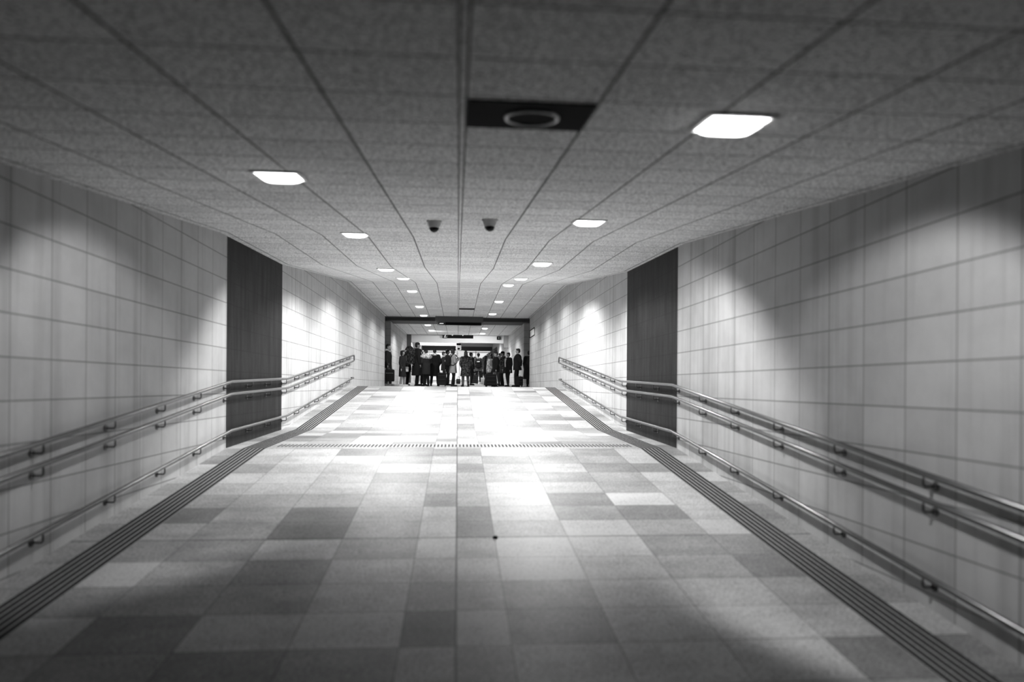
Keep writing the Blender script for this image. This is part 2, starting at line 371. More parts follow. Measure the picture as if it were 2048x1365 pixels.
# ------------------------------------------------------------------ things on the ceiling
def on_ceiling(name, x, y, label, cat):
    sl = (ceil_z(y + 0.1) - ceil_z(y - 0.1)) / 0.2
    return empty(name, (x, y, ceil_z(y)), label, cat, None, (math.atan(sl), 0, 0))
t = on_ceiling('ceiling_speaker', 0.33, 3.29, 'dark square ceiling panel with a round metal ring above the near ramp', 'ceiling speaker')
bm = bmesh.new(); box(bm, (-0.292, -0.228, -0.008), (0.292, 0.228, 0.004)); ob_from('panel', bm, M['black'], t)
bm = bmesh.new()
rm = 0.125
pts = [(0.02 + rm * math.cos(a), rm * math.sin(a), -0.012) for a in [k * 2 * math.pi / 48 for k in range(49)]]
tube(bm, pts, 0.009, 8, False); ob_from('ring', bm, M['steel'], t)
bm = bmesh.new(); bmesh.ops.create_cone(bm, cap_ends=True, segments=40, radius1=0.117, radius2=0.117, depth=0.006, matrix=Matrix.Translation((0.02, 0, -0.010))); ob_from('cone', bm, M['black'], t)
t = on_ceiling('ceiling_vent', 0.33, 26.0, 'dark slotted ceiling vent near the end of the upper floor', 'ceiling vent')
bm = bmesh.new(); box(bm, (-0.29, -0.22, -0.006), (0.29, 0.22, 0.004)); ob_from('backing', bm, M['black'], t)
for k in range(6):
    bm = bmesh.new(); box(bm, (-0.28, -0.2 + k * 0.075, -0.02), (0.28, -0.185 + k * 0.075, -0.004)); ob_from('slat', bm, M['gate'], t)
for x, y, lab in ((-0.265, 7.42, 'white dome camera with black lens on the ceiling, left of the centre joint'), (0.326, 7.2, 'white dome camera with black lens on the ceiling, right of the centre joint')):
    t = empty('dome_camera', (x, y, ceil_z(y)), lab, 'security camera', 'dome cameras')
    bm = bmesh.new(); prof_ = [(0.078, 0.012), (0.078, -0.012), (0.074, -0.018), (0.066, -0.045), (0.062, -0.062), (0.054, -0.07)]
    rings = [[bm.verts.new((r * math.cos(a), r * math.sin(a), z)) for a in [k * 2 * math.pi / 36 for k in range(36)]] for r, z in prof_]
    for A, B in zip(rings, rings[1:]):
        for k in range(36): bm.faces.new((A[k], A[(k + 1) % 36], B[(k + 1) % 36], B[k])).smooth = True
    bm.faces.new(rings[0]); bm.faces.new(rings[-1]); ob_from('housing', bm, M['white'], t)
    bm = bmesh.new(); bmesh.ops.create_uvsphere(bm, u_segments=32, v_segments=16, radius=0.053)
    bmesh.ops.delete(bm, geom=[v for v in bm.verts if v.co.z > 0.012], context='VERTS'); bmesh.ops.translate(bm, verts=bm.verts, vec=(0, 0, -0.072)); ob_from('dome', bm, M['blackgloss'], t, True)
    bm = bmesh.new(); pts = [(0.055 * math.cos(a), 0.055 * math.sin(a), -0.073) for a in [k * 2 * math.pi / 36 for k in range(37)]]; tube(bm, pts, 0.004, 8, False); ob_from('trim_ring', bm, M['white'], t)
    bm = bmesh.new(); pts = [(0.079 * math.cos(a), 0.079 * math.sin(a), -0.004) for a in [k * 2 * math.pi / 36 for k in range(37)]]; tube(bm, pts, 0.004, 8, False); ob_from('gasket', bm, M['black'], t)

# ------------------------------------------------------------------ signs
def text_mesh(name, s, size, m, parent, loc, align='CENTER'):
    cu = bpy.data.curves.new(name, 'FONT'); cu.body = s; cu.size = size; cu.extrude = 0.004; cu.align_x = align; cu.align_y = 'CENTER'
    o = bpy.data.objects.new(name, cu); COL.objects.link(o); dg = bpy.context.evaluated_depsgraph_get()
    me = bpy.data.meshes.new_from_object(o.evaluated_get(dg)); bpy.data.objects.remove(o); bpy.data.curves.remove(cu)
    me.materials.clear(); me.materials.append(m)
    q = bpy.data.objects.new(name, me); COL.objects.link(q); q.parent = parent; q.location = loc; q.rotation_euler = (R(90), 0, 0); return q
ys = 29.1
xl, xr = X_at(874, ys), X_at(962, ys); zb, zm = Z_at(915, 651, ys), Z_at(915, 645.2, ys)
t = empty('hanging_sign', ((xl + xr) / 2, ys, zb), 'long black direction sign hung below the ceiling over the crowd', 'sign'); wd = (xr - xl) / 2; hh = zm - zb
bm = bmesh.new(); box(bm, (-wd, -0.04, 0), (wd, 0.04, hh), 0.006); ob_from('board', bm, M['black'], t)
ct = ceil_z(ys) - zb
bm = bmesh.new(); box(bm, (-wd - 0.09, -0.07, hh), (wd + 0.07, 0.07, ct), 0.004); ob_from('housing', bm, M['signgrey'], t)
fr = bmesh.new(); c0, c1 = -wd + 0.02, -wd + 0.32
for a, b in (((c0, 0.012), (c1, 0.018)), ((c0, hh - 0.018), (c1, hh - 0.012)), ((c0, 0.012), (c0 + 0.006, hh - 0.012)), ((c1 - 0.006, 0.012), (c1, hh - 0.012))): box(fr, (a[0], -0.044, a[1]), (b[0], -0.038, b[1]))
ob_from('border', fr, M['gatewall'], t)
bm = bmesh.new(); box(bm, (c0 + 0.07, -0.045, hh * 0.42), (c1 - 0.06, -0.039, hh * 0.60)); ob_from('bar', bm, M['glyph'], t)
ys = LY + 1.3
xl, xr = X_at(884.5, ys), X_at(946, ys); zb = Z_at(915, 677, ys)
t = empty('platform_sign', ((xl + xr) / 2, ys, zb), 'black sign with a white figure in a box on the grey bulkhead', 'sign'); wd = (xr - xl) / 2
bm = bmesh.new(); box(bm, (-wd, -0.03, 0), (wd, 0.195, 0.42), 0.006); ob_from('board', bm, M['black'], t)
c0, c1 = -wd + 0.02, -wd + 0.3
bm = bmesh.new(); box(bm, (c1, -0.034, 0.02), (c1 + 0.012, -0.028, 0.4)); ob_from('divider', bm, M['gatewall'], t)
text_mesh('figure', '3', 0.28, M['glyph'], t, ((c0 + c1) / 2, -0.036, 0.2))
bm = bmesh.new(); box(bm, (c0 + 0.06, -0.036, 0.05), (c1 - 0.05, -0.03, 0.075)); ob_from('underline', bm, M['glyph'], t)
for k, xx in enumerate((X_at(904, ys), X_at(925, ys))):
    bm = bmesh.new(); xx -= (xl + xr) / 2   # downward arrow
    pv = [(-0.09, 0.25), (0, 0.14), (0.09, 0.25), (0.06, 0.27), (0.018, 0.215), (0.018, 0.36), (-0.018, 0.36), (-0.018, 0.215), (-0.06, 0.27)]
    a = [bm.verts.new((xx + p, -0.037, q)) for p, q in pv]; b = [bm.verts.new((xx + p, -0.031, q)) for p, q in pv]
    bm.faces.new(a); bm.faces.new(b[::-1])
    for i in range(9): bm.faces.new((a[i], a[(i + 1) % 9], b[(i + 1) % 9], b[i]))
    ob_from('arrow', bm, M['glyph'], t)
bm = bmesh.new(); box(bm, (wd, -0.035, 0), (wd + 0.03, 0.195, 0.42)); ob_from('end_cap', bm, M['white'], t)
# wall speaker on the bulkhead
t = empty('wall_speaker', (X_at(996.5, LY + 1.5), LY + 1.5, Z_at(996, 677, LY + 1.5)), 'small black box speaker mounted on the grey bulkhead', 'speaker')
bm = bmesh.new(); box(bm, (-0.11, -0.2, -0.1), (0.11, 0.0, 0.1), 0.01); ob_from('cabinet', bm, M['black'], t)
bm = bmesh.new(); bmesh.ops.create_cone(bm, cap_ends=True, segments=24, radius1=0.045, radius2=0.045, depth=0.01, matrix=Matrix.Translation((0, -0.203, 0)) @ Matrix.Rotation(R(90), 4, 'X')); ob_from('driver', bm, M['gatewall'], t)
bm = bmesh.new(); box(bm, (0.11, -0.14, -0.1), (0.13, 0.0, 0.1)); ob_from('bracket', bm, M['white'], t)
# info board hanging in the hall
ys = 46.0
t = empty('info_board', (X_at(918.5, ys), ys, Z_at(915, 720, ys)), 'white list board with dark lines hanging behind the crowd', 'sign'); z0 = t.location.z
zz = lambda py: Z_at(915, py, ys) - z0
xx = lambda px: X_at(px, ys) - t.location.x
bm = bmesh.new(); box(bm, (xx(911), 0, 0), (xx(927), 0.06, zz(701.5)), 0.008); ob_from('board', bm, M['signwhite'], t)
bm = bmesh.new(); box(bm, (xx(911.5), 0, zz(700.5)), (xx(922), 0.06, zz(691)), 0.03); ob_from('header', bm, M['signwhite'], t)
bm = bmesh.new(); ellipsoid(bm, (xx(917), -0.002, zz(698)), (0.085, 0.012, 0.07)); ob_from('logo', bm, M['black'], t)
bm = bmesh.new(); box(bm, (xx(912.3), -0.008, zz(699.5)), (xx(912.9), 0.0, zz(696.5))); ob_from('stroke', bm, M['black'], t)
for k in range(5):
    bm = bmesh.new(); box(bm, (xx(912.5), -0.008, zz(704.3 + k * 2.1)), (xx(915.2 + (k % 3) * 0.4), 0.0, zz(703.4 + k * 2.1))); ob_from('line', bm, M['black'], t)
bm = bmesh.new(); box(bm, (xx(912), 0.0, zz(690.8)), (xx(921), 0.1, zz(686.8))); ob_from('hanger', bm, M['black'], t)
bm = bmesh.new(); zc = EYE + prof(CF, ys) - z0
for a in (xx(914), xx(919)): tube(bm, [(a, 0.03, zz(687)), (a, 0.03, zc)], 0.012, 8)
ob_from('hanger_rod', bm, M['darksteel'], t)
# wall plate on the right wall
t = empty('wall_sign', (W, 28.3, EYE + 2.06), 'framed sign plate on the pale wall above the right end of the crowd', 'sign')
bm = bmesh.new(); box(bm, (-0.015, -0.9, 0.0), (0.0, 0.9, 0.33)); ob_from('plate', bm, M['white'], t)
fr = bmesh.new()
for a, b in (((-0.9, 0.0), (0.9, 0.03)), ((-0.9, 0.30), (0.9, 0.33)), ((-0.9, 0.03), (-0.84, 0.30)), ((0.84, 0.03), (0.9, 0.30))): box(fr, (-0.028, a[0], a[1]), (-0.012, b[0], b[1]))
ob_from('border', fr, M['black'], t)

# ------------------------------------------------------------------ handrails
BR_A = [0.1, 1.13, 2.16, 3.2, 4.2, 5.25, 6.3, 7.33, 8.32, 9.35, 10.35, 11.35, 12.35, 13.3, 14.2, 15.13, 16.1, 17.1, 18.3, 19.4]
Y1, Y2, Y3 = 9.40, 12.45, 20.15
RX = W - 0.085
def rail_path(side, h):
    x = side * RX; pts = []
    key = [(Y0 + 1.0, floor_z(Y0 + 1.0) + h), (Y1, floor_z(Y1) + h), (Y2, floor_z(Y2) + h), (Y3, floor_z(Y3) + h)]
    pts.append((x, *key[0]))
    for (a, b, c) in zip(key, key[1:], key[2:]):
        for k in (-0.06, -0.03, 0, 0.03, 0.06):
            o = a if k < 0 else c; f = abs(k) / abs(o[0] - b[0])
            z = b[1] + (o[1] - b[1]) * f
            if k == 0: z = b[1] + 0.25 * ((a[1] - b[1]) * 0.03 / abs(a[0] - b[0]) + (c[1] - b[1]) * 0.03 / abs(c[0] - b[0]))
            pts.append((x, b[0] + k, z))
    pts.append((x, *key[3])); return pts
def bracket(side, y, h, parent):
    bm = bmesh.new(); z = floor_z(y) + h; x = side * RX
    tube(bm, [(x, y, z - 0.015), (x, y, z - 0.07), (x + side * 0.012, y, z - 0.083), (side * W, y, z - 0.083)], 0.0075, 8)
    b = ob_from('bracket', bm, M['darksteel'], parent)
    bm = bmesh.new(); bmesh.ops.create_cone(bm, cap_ends=True, segments=16, radius1=0.03, radius2=0.03, depth=0.008, matrix=Matrix.Translation((side * (W - 0.004), y, z - 0.083)) @ Matrix.Rotation(R(90), 4, 'Y'))
    ob_from('wall_plate', bm, M['darksteel'], b)
for side, nb in ((-1, 'left'), (1, 'right')):
    t = empty('handrail', (side * W, Y1, floor_z(Y1)), f'paired round steel handrails on brackets along the {nb} wall', 'handrail'); inv = Matrix.Translation(-t.location)
    def rail(nm, h, parent, inv, curl):
        bm = bmesh.new(); p = rail_path(side, h)
        if curl == 'down':
            e = Vector(p[-1]); p += [tuple(e + Vector((0, 0.05, 0.0))), tuple(e + Vector((0, 0.08, -0.03))), tuple(e + Vector((0, 0.085, -0.16)))]
        if curl == 'up': e = Vector(p[-1]); p += [tuple(e + Vector((0, 0.07, 0.008)))]
        if curl == 'wall': e = Vector(p[-1]); p += [tuple(e + Vector((side * 0.02, 0.04, 0.0))), tuple(e + Vector((side * 0.083, 0.05, 0.0)))]
        tube(bm, p, 0.021, 14); o = ob_from(nm, bm, M['steel'], parent); o.matrix_parent_inverse = inv; return o
    rail('upper_rail', 0.90, t, inv, 'down'); rail('lower_rail', 0.735, t, inv, 'up')
    for y in BR_A:
        for h in (0.90, 0.735): bracket(side, y, h, t); 
    for o in t.children:
        o.matrix_parent_inverse = inv
    t = empty('low_rail', (side * W, Y1, floor_z(Y1)), f'single low steel rail on brackets near the floor of the {nb} wall', 'handrail'); inv = Matrix.Translation(-t.location)
    rail('rail', 0.245, t, inv, 'wall')
    for y in BR_A: bracket(side, y, 0.245, t)
    for o in t.children: o.matrix_parent_inverse = inv

# ------------------------------------------------------------------ tactile paving on the floor
for side, nb in ((-1, 'left'), (1, 'right')):
    bm = bmesh.new(); a, b = 2.57, 2.87
    def strip(x0, x1, h0, h1, ya, yb, mi):
        ys_ = yline(FL, ya, yb)
        A = [[bm.verts.new((side * x, y, floor_z(y) + d)) for y in ys_] for x, d in ((x0, h0), (x1, h0), (x1, h1), (x0, h1))]
        for i in range(len(ys_) - 1):
            for k in range(4): bm.faces.new((A[k][i], A[(k + 1) % 4][i], A[(k + 1) % 4][i + 1], A[k][i + 1])).material_index = mi
        for i in (0, -1): bm.faces.new([A[k][i] for k in range(4)]).material_index = mi
    strip(a, b, -0.004, 0.002, Y0 + 0.5, 20.1, 0)
    for k in range(6): c = a + 0.022 + k * 0.051; strip(c - 0.014, c + 0.014, 0.001, 0.006, Y0 + 0.5, 20.1, 1)
    tag(ob_from('tactile_guide_strip', bm, [M['guide'], M['rib']]), f'dark ribbed guide strip on the floor along the {nb} wall', 'guide strip')
t = empty('tactile_warning_strip', (0, 9.75, floor_z(9.75)), 'row of short dark bars across the floor at the landing', 'guide strip')
sl = (floor_z(10.5) - floor_z(9.6)) / 0.9; t.rotation_euler = (math.atan(sl), 0, 0)
bm = bmesh.new(); box(bm, (-2.5, -0.2, -0.004), (2.5, 0.2, 0.002)); ob_from('base', bm, mat('pale_warning_base', rough=0.6, fn=speck(0.5)), t)
bm = bmesh.new()
for k in range(98):
    x = -2.47 + k * 0.051; box(bm, (x, -0.14, 0.001), (x + 0.019, 0.14, 0.006))
ob_from('bar', bm, M['rib'], t); t.children[-1]['kind'] = 'stuff'
bm = bmesh.new(); ellipsoid(bm, (0, 0, 0.008), (0.022, 0.026, 0.012)); o = ob_from('litter_scrap', bm, M['black'], None, True); o.location = (0.326, 5.73, floor_z(5.73)); tag(o, 'tiny black scrap of litter on a joint of the floor tiles', 'litter')

# ------------------------------------------------------------------ people
def finish(bm, name, m, parent, A, extra=None):
    for v in bm.verts: v.co = A(v.co)
    if extra: extra(bm)
    return ob_from(name, bm, m, parent, True)
ARMS = {  # elbow, wrist offsets from the shoulder for the side s (forward is -y)
    'hang': lambda s: (Vector((s * 0.05, 0.02, -0.28)), Vector((s * 0.055, -0.04, -0.53))),
    'pocket': lambda s: (Vector((s * 0.10, 0.07, -0.27)), Vector((s * 0.0, -0.07, -0.46))),
    'front': lambda s: (Vector((s * 0.05, 0.0, -0.28)), Vector((-s * 0.06, -0.22, -0.30))),
    'phone': lambda s: (Vector((s * 0.05, -0.03, -0.28)), Vector((-s * 0.05, -0.25, -0.12))),
    'reach': lambda s: (Vector((s * 0.06, -0.08, -0.26)), Vector((s * 0.06, -0.32, -0.32))),
    'pull': lambda s: (Vector((s * 0.07, 0.09, -0.27)), Vector((s * 0.10, 0.13, -0.52))),
    'back': lambda s: (Vector((s * 0.12, 0.14, -0.24)), Vector((s * 0.02, 0.16, -0.42))),
}
def person(px, Y, H, yaw, label, jacket='c1', trousers='c1', shoe='c0', coat=0.78, arms=('hang', 'hang'), step=0.06, spread=0.09,
           hair='short', lean=0.0, head_yaw=0.0, head_nod=0.0, hood=None, scarf=None, cap=None, bulk=1.0, flare=1.0, panel=None, boots=None, x=None, shawl=None):
    """coat: height of the hem as a share of the hip height (1 = hip). yaw 0 faces the camera, 90 faces the right wall."""
    X = X_at(px, Y) if x is None else x
    k = H / 1.75
    def head_A(p):
        q = p - Vector((0, 0.01, 1.50)); q = Euler((R(head_nod), 0, R(head_yaw))).to_matrix() @ q; return q + Vector((0, 0.01, 1.50))
    def A(p):
        p = Vector(p)
        if p.z > 0.92 and lean:
            q = p - Vector((0, 0, 0.92)); f = min(1.0, q.z / 0.25); q = Matrix.Rotation(R(lean) * f, 3, 'X') @ q; p = q + Vector((0, 0, 0.92))
        return p * k
    AH = lambda p: A(head_A(Vector(p)))
    hips = {s: Vector((s * 0.09, 0, 0.92)) for s in (-1, 1)}
    ank = {s: Vector((s * spread, -s * step, 0.085)) for s in (-1, 1)}
    kn = {s: (hips[s] + ank[s]) / 2 + Vector((s * 0.005, -0.035, 0.02)) for s in (-1, 1)}
    sho = {s: Vector((s * 0.185, 0.015, 1.405)) for s in (-1, 1)}
    elb, wri = {}, {}
    for s, a in zip((-1, 1), arms):
        e, w = ARMS[a](s); elb[s] = sho[s] + e; wri[s] = sho[s] + w
    # body: one continuous skin
    bm = bmesh.new()
    hb = bmesh.new()
    ellipsoid(hb, (0, 0.008, 1.648), (0.074, 0.094, 0.100)); ellipsoid(hb, (0, -0.022, 1.585), (0.056, 0.066, 0.068)); ellipsoid(hb, (0, -0.055, 1.548), (0.03, 0.03, 0.026))
    capsule(hb, (0, -0.088, 1.640), (0, -0.106, 1.606), 0.010, 0.015, 8); capsule(hb, (-0.03, -0.078, 1.662), (0.03, -0.078, 1.662), 0.014, None, 8)
    capsule(hb, (-0.02, -0.082, 1.572), (0.02, -0.082, 1.572), 0.010, None, 8)
    for s in (-1, 1): ellipsoid(hb, (s * 0.076, 0.012, 1.622), (0.012, 0.022, 0.033)); ellipsoid(hb, (s * 0.042, -0.062, 1.61), (0.022, 0.022, 0.022))
    for v in hb.verts: v.co = head_A(v.co)
    tmp = bpy.data.meshes.new('t'); hb.to_mesh(tmp); hb.free(); bm.from_mesh(tmp); bpy.data.meshes.remove(tmp)
    capsule(bm, (0, 0.02, 1.40), head_A(Vector((0, 0.012, 1.56))), 0.058, 0.052)
    ellipsoid(bm, (0, 0.01, 1.28), (0.165, 0.105, 0.19)); ellipsoid(bm, (0, 0.0, 1.07), (0.14, 0.10, 0.18)); ellipsoid(bm, (0, 0.005, 0.93), (0.16, 0.112, 0.12))
    capsule(bm, sho[-1], sho[1], 0.055)
    for s in (-1, 1):
        capsule(bm, hips[s], kn[s], 0.084, 0.058); capsule(bm, kn[s], ank[s], 0.057, 0.038); capsule(bm, ank[s] + Vector((0, 0.03, -0.04)), ank[s] + Vector((s * 0.02, -0.14, -0.05)), 0.04, 0.028)
        capsule(bm, sho[s], elb[s], 0.05, 0.04); capsule(bm, elb[s], wri[s], 0.039, 0.028)
        d = (wri[s] - elb[s]).normalized()
        capsule(bm, wri[s], wri[s] + d * 0.07, 0.027, 0.03)
    bm = fuse(bm, 0.014, 3)
    for s in (-1, 1):        # five fingers rooted in the palm
        d = (wri[s] - elb[s]).normalized(); f = Vector((0, -1, 0)); sd_ = d.cross(f)
        if sd_.length < 0.2: sd_ = Vector((1, 0, 0))
        sd_.normalize(); cu = sd_.cross(d).normalized(); p0 = wri[s] + d * 0.085
        for j, ln in enumerate((0.062, 0.072, 0.068, 0.054)):
            a = p0 + sd_ * (-0.027 + j * 0.018); b = a + d * ln * 0.5 - cu * 0.006; c = b + d * ln * 0.42 - cu * 0.022
            tube(bm, [a - d * 0.02, a, b, c], [0.0085, 0.0085, 0.008, 0.006], 7)
        a = wri[s] + d * 0.03 + sd_ * s * 0.025; tube(bm, [a, a + d * 0.03 + sd_ * s * 0.022, a + d * 0.06 + sd_ * s * 0.02 - cu * 0.012], [0.011, 0.0095, 0.007], 7)
    for v in bm.verts: v.co = A(v.co)
    root = ob_from('person', bm, M['skin'], None, True)
    root.location = (X, Y, floor_z(Y)); root.rotation_euler = (0, 0, R(yaw)); tag(root, label, 'person', 'travellers waiting at the top of the ramp')
    for s in (-1, 1):
        bm = bmesh.new(); ellipsoid(bm, (s * 0.031, -0.083, 1.638), (0.013, 0.009, 0.009), None, 8, 6); finish(bm, 'eye', M['eye'], root, AH)
    # trousers
    bm = bmesh.new(); ellipsoid(bm, (0, 0.005, 0.95), (0.178 * bulk, 0.13, 0.13))
    for s in (-1, 1): capsule(bm, hips[s], kn[s], 0.105, 0.078); capsule(bm, kn[s], ank[s] + Vector((0, 0, 0.05)), 0.076, 0.066)
    finish(fuse(bm, 0.016, 3), 'trousers', M[trousers], root, A)
    for s in (-1, 1):
        bm = bmesh.new(); a = ank[s]
        capsule(bm, a + Vector((0, 0.035, -0.042)), a + Vector((s * 0.03, -0.155, -0.045)), 0.045, 0.038)
        capsule(bm, a + Vector((0, 0.02, -0.03)), a + Vector((0, 0, (0.16 if boots else 0.03))), 0.05, 0.055 if boots else 0.045)
        bm = fuse(bm, 0.012, 2)
        for v in bm.verts: v.co.z = max(v.co.z, 0.012)
        so = finish(bm, 'boot' if boots else 'shoe', M[shoe], root, A)
        bm = bmesh.new(); box(bm, (a.x - 0.05, a.y - 0.20, 0.0), (a.x + 0.05, a.y + 0.085, 0.022), 0.006); finish(bm, 'sole', M[shoe], so, A)
    # jacket / coat
    hem = 0.92 * coat if coat else 0.80; b = bulk
    bm = bmesh.new()
    rings = [(hem, 0.20 * b * flare, 0.155 * b * flare, 0, 0.01)]
    if hem < 0.75: rings.append((0.80, 0.195 * b * (0.5 + flare / 2), 0.15 * b * (0.5 + flare / 2), 0, 0.01))
    rings += [(0.97, 0.19 * b, 0.145 * b, 0, 0.01), (1.10, 0.182 * b, 0.138 * b, 0, 0.0), (1.25, 0.20 * b, 0.15 * b, 0, 0.005), (1.38, 0.19 * b, 0.13 * b, 0, 0.015), (1.45, 0.13 * b, 0.10 * b, 0, 0.02), (1.50, 0.078, 0.075, 0, 0.015)]
    loft(bm, rings); capsule(bm, sho[-1], sho[1], 0.078 * b)
    for s in (-1, 1): capsule(bm, sho[s], elb[s], 0.078 * b, 0.064 * b); capsule(bm, elb[s], wri[s], 0.063 * b, 0.05)
    finish(fuse(bm, 0.017, 4), 'coat' if hem < 0.75 else 'jacket', M[jacket], root, A)
    if panel:                    # pale shirt or zip seen in the open front
        bm = bmesh.new(); box(bm, (-0.035, -0.165 * b, 1.0), (0.035, -0.10, 1.44), 0.015); finish(bm, 'shirt_front', M[panel], root, A)
    if hood:
        bm = bmesh.new(); ellipsoid(bm, (0, 0.09, 1.475), (0.125, 0.085, 0.075)); capsule(bm, (-0.10, 0.04, 1.46), (-0.05, -0.08, 1.44), 0.04); capsule(bm, (0.10, 0.04, 1.46), (0.05, -0.08, 1.44), 0.04)
        finish(fuse(bm, 0.014, 3), 'hood', M[hood], root, A)
    if shawl:
        bm = bmesh.new(); ellipsoid(bm, (0, 0.01, 1.40), (0.30, 0.23, 0.14)); capsule(bm, (-0.13, 0.06, 1.49), (0.13, 0.06, 1.49), 0.075); ellipsoid(bm, (0.05, -0.1, 1.30), (0.17, 0.12, 0.12)); finish(fuse(bm, 0.015, 2), 'shawl', M[shawl], root, A)
    if scarf:
        bm = bmesh.new(); ps = [(0.085 * math.cos(a), 0.012 + 0.085 * math.sin(a), 1.475 + 0.015 * math.sin(2 * a)) for a in [j * 2 * math.pi / 24 for j in range(25)]]
        tube(bm, ps, 0.038, 10, False); tube(bm, [(0.04, -0.10, 1.47), (0.05, -0.165 * b, 1.36), (0.05, -0.175 * b, 1.18)], [0.035, 0.04, 0.03], 10)
        finish(bm, 'scarf', M[scarf], root, A)
    # hair
    bm = bmesh.new()
    if hair != 'none':
        ellipsoid(bm, (0, 0.022, 1.672), (0.084, 0.098, 0.092)); ellipsoid(bm, (0, 0.055, 1.625), (0.078, 0.062, 0.082)); ellipsoid(bm, (0, -0.035, 1.712), (0.065, 0.058, 0.036))
        if hair == 'bob':
            for s in (-1, 1): ellipsoid(bm, (s * 0.066, 0.02, 1.595), (0.03, 0.06, 0.10))
            ellipsoid(bm, (0, 0.07, 1.585), (0.075, 0.045, 0.10))
        if hair == 'long':
            ellipsoid(bm, (0, 0.085, 1.50), (0.085, 0.045, 0.19)); ellipsoid(bm, (0, 0.10, 1.36), (0.075, 0.04, 0.14))
            for s in (-1, 1): ellipsoid(bm, (s * 0.07, 0.025, 1.56), (0.028, 0.055, 0.13))
        if hair == 'bun': ellipsoid(bm, (0, 0.10, 1.72), (0.045, 0.045, 0.045))
        bm = fuse(bm, 0.012, 2); finish(bm, 'hair', M['hair'], root, AH)
    if cap:
        bm = bmesh.new(); ellipsoid(bm, (0, 0.012, 1.69), (0.092, 0.108, 0.085))
        for v in list(bm.verts):
            if v.co.z < 1.665: v.co.z = 1.665
        if cap == 'brim':
            ps = [(0.08 * math.cos(a), -0.075 - 0.10 * math.sin(a), 1.672) for a in [j * math.pi / 12 for j in range(13)]]
            vv = [bm.verts.new(p) for p in ps]; v2 = [bm.verts.new((p[0], p[1], p[2] - 0.012)) for p in ps]
            bm.faces.new(vv); bm.faces.new(v2[::-1])
            for j in range(13): bm.faces.new((vv[j], vv[(j + 1) % 13], v2[(j + 1) % 13], v2[j]))
        else: capsule(bm, (-0.06, -0.05, 1.67), (0.06, -0.05, 1.67), 0.03)
        finish(bm, 'cap' if cap == 'brim' else 'woolly_hat', M['c0'], root, AH)
    return root, A, k
def backpack(pr, label, w=0.34, d=0.2, h=0.5, z=1.15, m='c0', patch=None, yoff=0.0, bulge=1.0):
    root, A, k = pr
    t = empty('backpack', root.location, label, 'backpack', 'backpacks on the travellers'); t.rotation_euler = root.rotation_euler
    y0 = 0.145 + yoff
    bm = bmesh.new(); ellipsoid(bm, (0, y0 + d * 0.5, z), (w * 0.5 * bulge, d * 0.56, h * 0.54)); box(bm, (-w * 0.42, y0, z - h * 0.46), (w * 0.42, y0 + d * 0.8, z + h * 0.38), 0.04)
    pb = finish(fuse(bm, 0.017, 3), 'pack_body', M[m], t, A)
    bm = bmesh.new(); box(bm, (-w * 0.34, y0 + d * 0.75, z - h * 0.42), (w * 0.34, y0 + d * 1.15, z - 0.02), 0.03); finish(bm, 'front_pocket', M[m], pb, A)
    if patch: bm = bmesh.new(); box(bm, (-w * 0.2, y0 + d * 0.9, z + h * 0.16), (w * 0.2, y0 + d * 1.12, z + h * 0.26), 0.01); finish(bm, 'patch', M[patch], pb, A)
    for s in (-1, 1):
        bm = bmesh.new(); tube(bm, [(s * 0.12, y0 + 0.02, z + h * 0.36), (s * 0.125, 0.06, 1.50), (s * 0.125, -0.08, 1.47), (s * 0.13, -0.175, 1.34), (s * 0.17, -0.12, 1.1), (s * 0.20, 0.06, 0.98), (s * 0.12, y0 + 0.02, z - h * 0.36)], 0.022, 8)
        finish(bm, 'strap', M[m], t, A)
    return t
def suitcase(px, Y, w, h, d, label, yaw=0, m='c0', handle=0.0, x=None):
    X = X_at(px, Y) if x is None else x
    t = empty('suitcase', (X, Y, floor_z(Y)), label, 'suitcase', 'luggage standing among the travellers', (0, 0, R(yaw)))
    bm = bmesh.new(); box(bm, (-w / 2, -d / 2, 0.055), (w / 2, d / 2, h), 0.035); ob_from('shell', bm, M[m], t)
    for zz_ in (0.22, 0.5, 0.78):
        bm = bmesh.new(); box(bm, (-w * 0.42, -d / 2 - 0.008, h * zz_), (w * 0.42, -d / 2 + 0.004, h * zz_ + 0.014), 0.003); ob_from('ridge', bm, M['c2'], t)
    for sx in (-1, 1):
        for sy in (-1, 1):
            bm = bmesh.new(); bmesh.ops.create_cone(bm, cap_ends=True, segments=16, radius1=0.03, radius2=0.03, depth=0.028, matrix=Matrix.Translation((sx * (w / 2 - 0.05), sy * (d / 2 - 0.045), 0.03)) @ Matrix.Rotation(R(90), 4, 'Y')); box(bm, (sx * (w / 2 - 0.05) - 0.02, sy * (d / 2 - 0.045) - 0.02, 0.035), (sx * (w / 2 - 0.05) + 0.02, sy * (d / 2 - 0.045) + 0.02, 0.06)); ob_from('wheel', bm, M['black'], t)
    bm = bmesh.new(); tube(bm, [(-0.07, 0, h - 0.005), (-0.06, 0, h + 0.028), (0.06, 0, h + 0.028), (0.07, 0, h - 0.005)], 0.011, 8); ob_from('carry_handle', bm, M['c1'], t)
    if handle:
        bm = bmesh.new(); q = w * 0.28; tube(bm, [(-q, d / 2 - 0.03, h - 0.02), (-q, d / 2 - 0.03, h + handle), (q, d / 2 - 0.03, h + handle), (q, d / 2 - 0.03, h - 0.02)], 0.010, 8); ob_from('pull_handle', bm, M['steel'], t)
    return t
